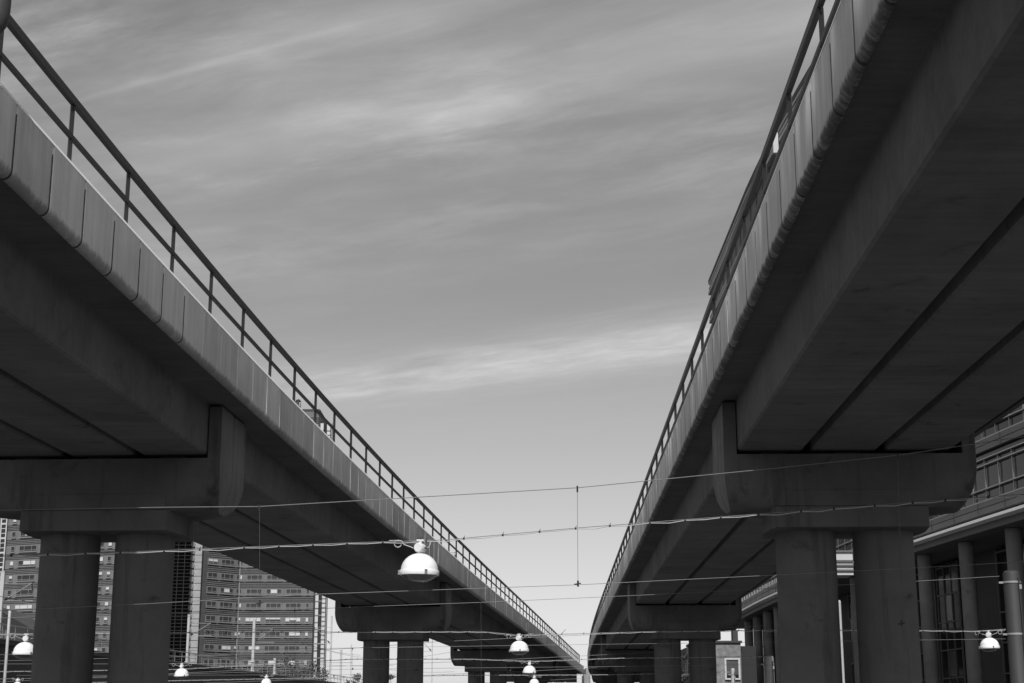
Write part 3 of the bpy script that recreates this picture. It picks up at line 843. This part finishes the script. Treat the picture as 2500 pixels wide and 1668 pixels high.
tag(MB().lathe([(.11, 0), (.11, 6.0), (.08, 6.05), (.001, 6.06)], n=14).build('platform_post', M_mast_w, None, at_y(24, 1570, 119)), 'pale round post standing before the sloping shelter roof', 'post')
bpy.data.objects['platform_post'].location = at_y(24, 1492, 119) - Vector((0, 0, 6.0))
def _fix():
    o = bpy.data.objects['platform_post']; me = o.data
    c = at_y(24, 1570, 119)
    for v in me.vertices: v.co = v.co + c
_fix()

# ------------------------------------------------------------------ left: office towers
FP = 3.42
D_B = 385.0
zB_win = at_y(640, 1403.8, D_B).z            # head of one window row on the frontal facet
zt = at_y(770, 1004, D_B).z
M_str = striped_mat('striped_brick', .155, zB_win, FP, .04, .56, 4, .02)
def window(parent, org, a, b, zb_, zh, nrm, panes, blind, narrow=False):
    """window between plan points a and b (left to right), zb_ to zh, with frame bars and optional blind"""
    a, b = Vector(a), Vector(b); d = (b - a); L = d.length; d.normalize(); out = Vector(nrm)
    ax = Matrix((d, -out, Vector((0, 0, 1)))).transposed()
    c = (a + b) / 2; H = zh - zb_
    mb = MB()
    mb.box(c + out * .04 + Vector((0, 0, zb_ + H / 2)), (L, .06, H), axes=ax, mi=1)
    f = .11
    for z in (zb_ + f / 2, zh - f / 2, zb_ + H * .26): mb.box(c + out * .10 + Vector((0, 0, z)), (L + .1, .09, f), axes=ax)
    for k in range(panes + 1):
        t = k / panes if panes != 3 else (0, .28, .72, 1)[k]
        mb.box(a.lerp(b, t) + out * .102 + Vector((0, 0, zb_ + H / 2)), (f * .9, .09, H - .01), axes=ax)
    mb.box(c + out * .14 + Vector((0, 0, zb_ - .09)), (L + .3, .22, .14), axes=ax)
    o = mb.build('window', [M_frame, M_glass], parent, org)
    if blind:
        mb = MB()
        for (t0, t1, fr) in blind:
            mb.box(a.lerp(b, (t0 + t1) / 2) + out * .078 + Vector((0, 0, zh - .08 - H * fr / 2)), (L * (t1 - t0) - .06, .012, H * fr), axes=ax)
        mb.build('blind', M_paler, o, org)
def blinds(panes, bright):
    if panes < 3: return [(0, 1, random.choice((.65, .7, .45)))] if random.random() < bright else None
    if random.random() < bright:
        q = random.choice(([(0, 1, .3)], [(0, .28, .62), (.28, .72, .45), (.72, 1, .62)], [(.28, .72, .66)], [(0, .28, .66)], [(0, 1, .6)], [(.28, 1, .62)]))
        return q
    return None
def facet(parent, org, a, b, wins, zrow, floors, bright):
    a, b = Vector(a), Vector(b); d = (b - a).normalized(); n = Vector((d.y, -d.x, 0))
    for k in floors:
        for (t0, t1, panes) in wins:
            zh = zrow + k * FP
            window(parent, org, a.lerp(b, t0), a.lerp(b, t1), zh - 1.45, zh, n, panes, blinds(panes, bright(k)))
def tower_right():
    xl, xr = at_y(585.6, 1404, D_B).x, at_y(767, 1404, D_B).x
    t = 9.8; A0 = Vector((xl - .682 * t, D_B - .731 * t, 0)); A1 = Vector((xl, D_B, 0)); B1 = Vector((xr, D_B, 0))
    org = (A1 + B1) / 2
    root = thing('office_tower', org, 'tall striped brick office tower with folded front, left of the second left pier', 'office tower')
    mb = MB(); D = 22
    plan = [A0, A1, B1, B1 + Vector((0, D, 0)), A0 + Vector((0, D + 8, 0))]
    mb.loft([[p + Vector((0, 0, z)) for p in plan] for z in (0, zt)])
    mb.build('wall', M_str, root, org)
    mb = MB(); mb.loft([[p + Vector((s_ * .2, -.12, z)) for p, s_ in zip(plan, (-1, 0, 1, 1, -1))] for z in (zt + .003, zt + .5)]); mb.build('parapet', M_brick_d, root, org)
    mb = MB(); mb.box((xl, D_B - .05, zt / 2), (.25, .25, zt - .5)); mb.build('corner_bead', M_frame, root, org)
    W = lambda q: (at_y(q / 3.664 + 400, 1404, D_B).x - xl) / (xr - xl)
    wins = [(W(686), W(702), 1), (W(747), W(881), 3), (W(925), W(1057), 3), (W(1100), W(1235), 3), (W(1281), W(1305), 1)]
    br = lambda k: {-2: .2, -1: .3, -3: .95, -4: .8, -6: .85, -5: .2}.get(k, .25)
    facet(root, org, A1, B1, wins, zB_win, list(range(-8, 4)), br)
    facet(root, org, A1, B1, [(W(1240), W(1290), 1)], zB_win + 10 * FP + 1.2, [1], lambda k: 1)
    facet(root, org, A0, A1, [(.02, .30, 2), (.42, .80, 3), (.90, .97, 1)], zB_win, list(range(-8, 4)), lambda k: .08)
    # service strips on the right flank
    def strip(name, p0, p1, mat, dy, top, rungs=0, rmat=None):
        x0, x1 = at_y(p0, 1500, D_B + dy).x, at_y(p1, 1500, D_B + dy).x
        m_ = MB(); m_.box(((x0 + x1) / 2, D_B + dy + 1, top / 2), (x1 - x0, 2, top))
        o = m_.build(name, mat, root, org)
        if rungs:
            m_ = MB(); z = 20
            while z < top - 1: m_.box(((x0 + x1) / 2, D_B + dy - .06, z), (x1 - x0, .14, .22)); z += rungs
            m_.build('rung', rmat, o, org)
    strip('dark_strip', 763.5, 768.4, M_black, .4, zt - .2)  # plain black strip along the right edge of the front
    strip('stair_strip', 768.6, 776.4, M_pale, .6, zt - 3, 1.7, M_frame)
    strip('glass_strip', 776.6, 785, M_glass_d, 1.2, zt - 3.2, 3.42, M_frame)
    strip('service_strip', 785.2, 793.5, M_pale, .8, zt - 3.1, 1.1, M_frame)
    strip('edge_post', 795.5, 797, M_mast, .9, zt - 2.8)
    # left flank: return with shade put into its dark colour, pale shingled strip, curtain wall
    def lstrip(name, p0, p1, mat, yy, top):
        x0, x1 = at_y(p0, 1450, yy).x, at_y(p1, 1450, yy).x
        m_ = MB(); m_.box(((x0 + x1) / 2, yy + 4, top / 2), (x1 - x0, 8, top)); return m_.build(name, mat, root, org), x0, x1
    lstrip('side_wall', 489, 506, M_brick_d, 381, zt - 1)
    o, x0, x1 = lstrip('shingle_strip', 470.5, 488.6, M_metal_l, 379.5, zt - 2)
    m_ = MB(); z = 12; i = 0
    while z < zt - 3:
        m_.box(((x0 + x1) / 2, 379.44, z), (x1 - x0, .1, .07))
        m_.lathe([(.001, -.02), (.42, -.02), (.42, .02), (.001, .02)], (0, 0, 0), 12) if False else None
        q = [Vector((x0 + .1 - .5 + .55 * math.cos(k * math.pi / 5 + math.pi / 2 * 1) , 379.3, z + .85 + .75 * math.sin(k * math.pi / 5 - math.pi / 2))) for k in range(10)]
        m_.add([p for p in q], [tuple(range(10))]); z += 1.7; i += 1
    m_.build('shingle', M_frame, o, org)
    o, x0, x1 = lstrip('curtain_wall', 395, 470, M_glass_d, 380.5, zt - 2)
    m_ = MB(); z = 10
    while z < zt - 3: m_.box(((x0 + x1) / 2, 380.42, z), (x1 - x0, .16, .13)); z += FP / 4
    x = x0 + .3
    while x < x1: m_.box((x, 380.36, zt / 2), (.13, .14, zt - 6)); x += 1.62
    m_.build('mullion', M_frame, o, org)
M_metal_l = plain('zinc_shingle', .36, .5, 0, .25, .7)
tower_right()
def tower_left():
    a = at_y(-60, 1400, 372); b = at_y(395, 1400, 352); a.z = b.z = 0
    org = (a + b) / 2
    root = thing('office_tower', org, 'broad striped brick office tower seen behind and between the nearest left columns', 'office tower')
    d = (b - a).normalized(); n = Vector((d.y, -d.x, 0))
    zrow = at_y(50, 1298.7, 368).z
    m = striped_mat('striped_brick_left', .16, zrow, FP, .06, .50, 4, .025)
    mb = MB(); top = 80
    plan = [a, b, b * 1.055 - Vector((3, 0, 0)), a - n * 20]
    mb.loft([[p + Vector((0, 0, z)) for p in plan] for z in (0, top)]); mb.build('wall', m, root, org)
    mb = MB(); mb.loft([[p + Vector((0, 0, z)) for p in plan] for z in (top + .003, top + .8)]); mb.build('parapet', M_brick_d, root, org)
    def T(px):
        q = ray(px, 1400); # intersect with facade in plan
        den = q.x * d.y - q.y * d.x
        return (a.x * q.y - a.y * q.x) / den / (b - a).length
    Z3 = lambda v: v / 3.664
    wins = [(T(Z3(85)), T(Z3(115)), 1), (T(Z3(160)), T(Z3(312)), 3), (T(112), T(150), 3), (T(165), T(203), 3), (T(Z3(885)), T(Z3(917)), 1), (T(Z3(957)), T(Z3(988)), 1), (T(320), T(358), 3)]
    facet(root, org, a, b, wins, zrow, list(range(-8, 3)), lambda k: .5)
    # stair strip at the far left edge
    x0, x1 = T(-3), T(10)
    mb = MB(); p0, p1 = a.lerp(b, x0), a.lerp(b, x1); c = (p0 + p1) / 2 + n * .2
    ax = Matrix((d, -n, Vector((0, 0, 1)))).transposed()
    mb.box(c + Vector((0, 0, 39)), ((p1 - p0).length, .4, 78), axes=ax); o = mb.build('stair_strip', M_glass, root, org)
    mb = MB()
    for k in range(70): mb.box(c + n * .25 + Vector((0, 0, 6 + k * 1.14)), ((p1 - p0).length, .12, .16 if k % 3 else .4), axes=ax)
    for q in (p0, p1): mb.box(q + n * .46 + Vector((0, 0, 39)), (.3, .12, 76), axes=ax)
    mb.build('stair_frame', M_pale, o, org)
tower_left()

# ------------------------------------------------------------------ trees beyond the railway bridge
def tree(px, ytop, y, wpx, label, seed):
    rs = random.Random(seed)
    t = at_y(px, ytop, y); s = y / F_; rad = wpx * s / 2; H = t.z
    root = thing('broadleaf_tree', (t.x, y, 0), label, 'tree', 'trees beyond the railway bridge')
    mb = MB()
    mb.tube([(0, 0, 0), (.1, 0, H * .35), (0, .1, H * .62), (.1, 0, H * .9)], [.32, .25, .16, .04], 8)
    tips = []
    for k in range(13):
        a = rs.uniform(0, 6.28); z0 = H * rs.uniform(.4, .8); l = rad * rs.uniform(.55, 1.0)
        e = Vector((math.cos(a) * l, math.sin(a) * l, min(H * .97, z0 + l * rs.uniform(.3, .9)))); tips.append(e)
        mb.tube([(0, 0, z0), (e.x * .5, e.y * .5, z0 + (e.z - z0) * .4), e], [.1, .06, .02], 5)
    tips.append(Vector((0, 0, H * .95)))
    mb.build('trunk', M_bark, root)
    mb = MB()
    for e in tips:
        cr = rad * rs.uniform(.3, .48)
        for k in range(170):
            p = e + Vector((rs.gauss(0, 1), rs.gauss(0, 1), rs.gauss(0, .8))) * cr * .55
            if p.z > H + .6: continue
            n = Vector((rs.gauss(0, 1), rs.gauss(0, 1), rs.gauss(.4, 1))).normalized(); u = n.orthogonal().normalized(); v = n.cross(u); z = rs.uniform(.12, .26)
            mb.add([p - u * z, p - v * z * .6, p + u * z, p + v * z * .6], [(0, 1, 2, 3)])
    mb.build('crown', M_leaf, root)
tree(700, 1606, 300, 90, 'leafy tree in front of the foot of the brick tower', 1)
tree(765, 1618, 310, 80, 'rounder tree right of the tower foot behind the railing', 2)
tree(648, 1628, 290, 70, 'low tree in front of the brick tower left of the stub mast', 5)
tree(872, 1646, 290, 44, 'tree top left of the second left pier columns', 3)
tree(953, 1645, 290, 48, 'bushy tree top seen between the columns of the second left pier', 4)
tree(1672, 1592, 190, 28, 'slim tree seen between the columns of the second right pier', 6)

# ------------------------------------------------------------------ right: curved office building
FC = [1.16274967e-03, -2.74975506e-01, 3.49760534e+01]
def fx(y):
    if y > 118: return FC[0] * 118 ** 2 + FC[1] * 118 + FC[2] + (y - 118) * .009
    return FC[0] * y * y + FC[1] * y + FC[2]
def fpt(y, off, z):
    d = (fx(y + .1) - fx(y - .1)) / .2; l = math.hypot(1, d)
    return Vector((fx(y) + off / l, y - off * d / l, z + EZ))
def fang(y):
    d = (fx(y + .1) - fx(y - .1)) / .2; return -math.atan(d)
def office():
    YA, YB = 40.0, 143.0
    org = Vector((fx(90) + 8, 90, 0))
    root = thing('office_building', org, 'long curved office building with banded glass front over round columns on the right', 'office building')
    def band(name, mat, z0, z1, proud, ya=YA, yb=YB, back=.6, step=2.5, parent=None):
        n = int((yb - ya) / step); rings = []
        for i in range(n + 1):
            y = ya + (yb - ya) * i / n
            rings.append([fpt(y, -proud, z0), fpt(y, -proud, z1), fpt(y, back, z1), fpt(y, back, z0)])
        return MB().loft(rings).build(name, mat, parent or root, org)
    # low wing (near) and tower (far)
    def mass(ya, yb, z0, z1, off, dep, mat, name):
        n = int((yb - ya) / 2.5); rings = []
        for i in range(n + 1):
            y = ya + (yb - ya) * i / n
            rings.append([fpt(y, off, z0), fpt(y, off, z1), fpt(y, off + dep, z1), fpt(y, off + dep, z0)])
        return MB().loft(rings).build(name, mat, root, org)
    glass = mass(YA, YB, 9.065, 23.0, .12, 16, M_glass_d, 'glass_front')
    tw = mass(92.5, YB, 23.0, 41.2, .12, 14, M_metal_t, 'tower_block')
    mass(YA, YB, -EZ, 8.6, 3.4, 12, M_dark, 'recessed_wall')
    band('soffit', M_metal, 8.62, 8.93, .0, back=16)
    band('ledge', M_coping, 8.935, 9.06, .55, back=.3)
    # horizontal bands on every storey
    st = 2.66 + 1.15
    k = 0
    for base in (0.0, 2.79, 5.58, 8.37, 11.16):
        z = 9.35 + base
        if z + 1 > 23: break
        for a, b_ in ((0, .25), (.28, .53)):
            band('spandrel_band', M_metal, z + a, z + b_, .10)
        mb = MB()                     # glazing grid of the storey: rails and mullions
        for q in (.57, 1.09, 2.17, 2.46):
            n = 40
            mb.loft([[fpt(YA + (YB - YA) * i / n, -.07, z + q - .025), fpt(YA + (YB - YA) * i / n, -.07, z + q + .025), fpt(YA + (YB - YA) * i / n, .115, z + q + .025), fpt(YA + (YB - YA) * i / n, .115, z + q - .025)] for i in range(n + 1)])
        y = YA + 1
        while y < YB - 1:
            mb.box(fpt(y, .05, z + 1.52), (.05, .05, 1.9), fang(y)); y += 1.45
        y = YA + 1.7
        while y < YB:
            mb.box(fpt(y, -.105, z + .265), (.02, .04, .53), fang(y), mi=1); y += 2.9
        mb.build('glazing_grid', [M_fin, M_black], root, org)
    z = 23.2
    while z < 40.5:
        y0 = 92.5
        band('tower_fin', M_fin_t, z, z + .28, .22, y0, YB, back=.11); band('tower_fin', M_fin_t, z + .5, z + .72, .16, y0, YB, back=.11)
        if int(z * 10) % 3 == 0: band('tower_fin', M_fin_t, z + 1.0, z + 1.2, .12, y0, YB, back=.11)
        z += 2.79
    band('roof_eaves', M_brick_d, 41.2, 41.6, .12, 92.0, 143.6, back=14)
    band('roof_edge', M_fin_t, 41.605, 41.7, .05, 92.6, 143.4, back=13)
    mb = MB(); y = 93.5
    while y < YB:
        mb.box(fpt(y, .06, 32), (.07, .07, 17.6), fang(y)); y += 2.9
    mb.build('tower_mullion', M_metal, root, org)
    # pale end wall of the tower, facing the street
    c = fpt(92.3, .8, 0)
    mb = MB(); mb.box((c.x + .2, 92.25, 32.2 + EZ), (.9, .4, 17.8)); mb.build('corner_pilaster', M_pale, root, org)
    mb = MB(); mb.box((c.x + 6.9, 92.3, 32.2 + EZ), (12.3, .4, 17.8)); mb.build('end_wall', M_metal, root, org)
    mb = MB(); p = at_y(1893, 350, 103.0); mb.box(p, (.36, .3, 1.5)); mb.box(p + Vector((.4, .3, -.2)), (.8, .3, 1.0)); mb.build('service_box', M_pale, root, org)
    # louvred bay that catches the sun between the pier columns
    LY = 86.0
    a, b_ = at_y(2036, 1344, LY), at_y(2084, 1404, LY)
    mb = MB(); mb.box(((a.x + b_.x) / 2, LY + .9, (a.z + b_.z) / 2), (b_.x - a.x, 1.8, a.z - b_.z)); bay = mb.build('louvre_bay', M_pale, root, org)
    mb = MB()
    for py in (1346.5, 1370, 1381, 1393): mb.box(((a.x + b_.x) / 2, LY - .05, at_y(2060, py, LY).z), (b_.x - a.x, .1, .10))
    mb.build('louvre', M_metal, bay, org)
    # round columns under the ledge
    def solve(px, off):
        lo, hi = 45, 142
        for _ in range(50):
            y = (lo + hi) / 2; p = fpt(y, off, 5); dep = y * math.cos(P_) + 5 * math.sin(P_)
            if 1250 + F_ * p.x / dep > px: lo = y
            else: hi = y
        return y
    for px in (2490, 2372, 2268, 2178, 2098, 2012, 1953, 1905, 1879, 1853, 1831):
        y = solve(px, .9)
        m_ = MB(); p = fpt(y, .9, 0); h = 8.6 + EZ
        m_.lathe([(.36, 0), (.36, h)], (p.x, p.y, .001), 28)
        for z in (2.2, 5.0, 7.6, 10.2): m_.lathe([(.362, z), (.366, z + .012), (.362, z + .03)], (p.x, p.y, 0), 28)
        m_.build('column', M_conc_c, root, org)
    # ground floor glazing behind the columns
    y = YA + 2; i = 0
    rs = random.Random(3)
    while y < 138:
        w_ = 4.4 if i % 3 else 3.2
        if i % 3 != 2:
            m_ = MB(); c = fpt(y + w_ / 2, 3.1, 0); ang = fang(y + w_ / 2)
            m_.box((c.x, c.y, 6.15), (.1, w_, 12.1), ang, mi=1)
            ax = Matrix.Rotation(ang, 3, 'Z')
            for k in range(9): m_.box(Vector((c.x, c.y, .4 + k * 1.45)) + ax @ Vector((-.07, 0, 0)), (.08, w_, .07), ang)
            for k in range(4): m_.box(Vector((c.x, c.y, 6.15)) + ax @ Vector((-.075, -w_ / 2 + w_ * k / 3, 0)), (.08, .06, 12.0), ang)
            for k in range(8):
                for j in range(3):
                    if rs.random() < .22: m_.box(Vector((c.x, c.y, 1.13 + k * 1.45)) + ax @ Vector((-.057, -w_ / 2 + w_ * (j + .5) / 3, 0)), (.02, w_ / 3 - .1, 1.3), ang, mi=2)
            m_.build('window', [M_metal, M_glass_d, M_glass_l], root, org)
        y += w_ + .4; i += 1
M_conc_c = concrete('column_concrete', .22, (1, 1, .6), .1)
M_glass_l = glass_mat('paler_glass', .09, .15)
office()

# ------------------------------------------------------------------ right: small stone house and a darker block behind
def stone_house():
    y = 118.0
    a, b = at_y(1700, 1570, y), at_y(1808, 1570, y); gz = 0
    org = Vector(((a.x + b.x) / 2, y, 0))
    root = thing('stone_house', org, 'light rough stone house with a white framed window, right of the second right pier', 'house')
    H = a.z; W = b.x - a.x
    mb = MB(); mb.box((0, 3, H / 2), (W, 6, H)); mb.build('wall', M_stone, root)
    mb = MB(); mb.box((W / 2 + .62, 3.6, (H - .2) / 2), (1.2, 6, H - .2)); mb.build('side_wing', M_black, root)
    mb = MB(); mb.box((0, 3, H + .083), (W + .2, 6.3, .16)); rf = mb.build('roof', M_brick_d, root)
    c0, c1 = at_y(1787, 1545, y + 3), at_y(1800, 1570, y + 3)
    mb = MB(); mb.box(((c0.x + c1.x) / 2 - org.x, 3, H + .17 + (c0.z - H) / 2), (c1.x - c0.x, 1, c0.z - H)); mb.build('chimney', M_brick_d, rf)
    p, q = at_y(1768, 1607, y), at_y(1809, 1660, y)
    cx = (p.x + q.x) / 2 - org.x - .02; cz = (p.z + q.z) / 2; ww = q.x - p.x - .05; hh = p.z - q.z
    mb = MB(); mb.box((cx, -.03, cz), (ww - .1, .05, hh - .1), mi=1)
    mb.box((cx, -.05, cz + .12), (ww - .2, .03, hh - .5), mi=2)
    for sx in (-1, 1): mb.box((cx + sx * (ww / 2 - .06), -.07, cz), (.13, .14, hh))
    for sz in (-1, 1): mb.box((cx, -.075, cz + sz * (hh / 2 - .06)), (ww - .262, .14, .12))
    mb.build('window', [M_paler, M_glass, M_glass_l], root)
stone_house()
def block_behind():
    y = 205.0
    a, b = at_y(1676, 1580, y), at_y(1720, 1575, y)
    org = Vector(((a.x + b.x) / 2, y, 0)); root = thing('dark_block', org, 'dark block with stacked bright windows seen between the second right pier columns', 'building')
    W = b.x - a.x; H = b.z
    mb = MB(); mb.add([(-W / 2, 0, 0), (W / 2, 0, 0), (W / 2, 0, H + .5), (-W / 2, 0, H - .3), (-W / 2, 8, 0), (W / 2, 8, 0), (W / 2, 8, H + .5), (-W / 2, 8, H - .3)],
                       [(0, 1, 2, 3), (4, 7, 6, 5), (0, 4, 5, 1), (3, 2, 6, 7), (0, 3, 7, 4), (1, 5, 6, 2)]); mb.build('wall', M_dark, root)
    for k in range(4):
        mb = MB(); z = H - 1.9 - k * 1.25
        mb.box((-W / 2 + .45, -.05, z), (.6, .1, .95), mi=1)
        for x in (-.3, 0, .3): mb.box((-W / 2 + .45 + x, -.1, z), (.06, .1, .95))
        for q in (-.47, .47): mb.box((-W / 2 + .45, -.104, z + q), (.7, .1, .06))
        mb.build('window', [M_frame, M_paler], root)
block_behind()

# ------------------------------------------------------------------ small things on the left viaduct
def signal():
    p = at_y(727, 997, 7.0 * U); q = at_y(734.5, 983, 7.0 * U)
    # stands on the far side of the left deck
    base = Vector((p.x, p.y, 1.06 * U + EZ))
    k = (LL.x(p.y / U) - .6) * U / p.x; y = p.y
    y = 8.2 * U
    p = at_y(726, 990, y); base = Vector((p.x, y, 1.06 * U + EZ))
    root = thing('track_signal', base, 'small dark signal box with a wind vane behind the left railing', 'signal')
    s = y / F_; h = p.z - base.z
    mb = MB(); mb.tube([(0, 0, 0), (0, 0, h - 7 * s)], .05, 10); mb.build('post', M_dark, root)
    mb = MB(); mb.box((0, 0, h), (13 * s, .25, 13.5 * s)); mb.box((7.2 * s, -.02, h + 1 * s), (1.6 * s, .2, 10 * s), mi=1); mb.box((3 * s, -.13, h - 5 * s), (5 * s, .06, 2.2 * s), mi=2)
    mb.build('housing', [M_dark, M_pale, M_black], root)
    z = h + 6.8 * s
    mb = MB(); mb.tube([(1.5 * s, 0, z), (1.5 * s, 0, z + 6 * s)], .035, 8); mb.tube([(-11 * s, 0, z + 3 * s), (10 * s, 0, z + 3 * s)], .012, 6)
    mb.tube([(0, 0, z + 6 * s), (3.4 * s, 0, z + 4.6 * s)], .05, 6); mb.lathe([(.001, z), (.07, z + .01), (.07, z + .08), (.001, z + .1)], (1.5 * s, 0, 0), 10)
    mb.build('vane', M_black, root)
signal()
def sign():
    y = 13.5 * U
    p, q = at_y(1095, 1348.5, y), at_y(1116, 1361.5, y)
    zb = 1.06 * U + EZ; c = (p + q) / 2
    root = thing('track_sign', (c.x, y, zb), 'small white sign with black border behind the left railing above the largest lamp', 'sign')
    W = q.x - p.x; H = p.z - q.z; h = c.z - zb
    mb = MB(); mb.box((0, .06, (h + H / 2) / 2), (.05, .05, h + H / 2)); mb.build('post', M_latch, root)
    mb = MB(); mb.box((0, 0, h), (W, .03, H)); b = mb.build('plate', M_paler, root)
    mb = MB()
    for sz in (-1, 1): mb.box((0, -.019, h + sz * H * .43), (W * .9, .006, H * .045))
    for sx in (-1, 1): mb.box((sx * W * .46, -.019, h), (W * .03, .006, H * .80))
    mb.box((-W * .20, -.02, h), (W * .035, .006, H * .5)); mb.box((-W * .13, -.02, h - H * .22), (W * .12, .006, H * .06))
    mb.box((W * .02, -.02, h), (W * .035, .006, H * .5)); 
    mb.box((W * .2, -.02, h + H * .1), (W * .035, .006, H * .6)); mb.box((W * .27, -.02, h - H * .18), (W * .1, .006, H * .3))
    mb.build('marking', M_black, b)
sign()
def barrier():
    y = 27.0 * U
    a, b = at_y(1366, 1552, y), at_y(1381, 1537, y); zb = 1.06 * U + EZ
    root = thing('marker_arm', (a.x, y, zb), 'thin banded arm and white plate behind the far end of the left railing', 'marker')
    a -= root.location; b -= root.location
    mb = MB(); mb.tube([(0, 0, 0), (0, 0, a.z)], .05, 8); mb.build('post', M_latch, root)
    mb = MB()
    for i, (t0, t1) in enumerate(((0, .33), (.33, .5), (.5, .8), (.8, 1))):
        mb.tube([a.lerp(b, t0), a.lerp(b, t1 - .01)], .035, 8, mi=i % 2)
    mb.build('arm', [M_mast_w, M_mast], root)
    mb = MB(); p = at_y(1354, 1562, y) - root.location; mb.box(p, (.22, .03, .45)); mb.box(p + Vector((.1, .03, .3)), (.16, .03, .3)); mb.build('plate', M_paler, root)
barrier()
def drum():
    y = 2.62
    p = LL.pt(y, .03, RAILH); t = at_y(4, 0, p.y)
    root = thing('rail_post_drum', LL.pt(y, .03, TOP), 'dark rounded steel drum on the railing at the top left corner', 'drum')
    c = at_y(-6, 20, p.y) - root.location
    mb = MB(); prof = [(.001, -.30), (.06, -.27), (.10, -.2), (.125, -.1), (.13, 0), (.13, .5), (.10, .56), (.001, .58)]
    mb.lathe(prof, c, 28); mb.build('body', M_rail, root)
    mb = MB(); mb.tube([(c.x, c.y, -.05), (c.x, c.y, c.z - .2)], .03, 10); mb.build('stem', M_rail, root)
drum()
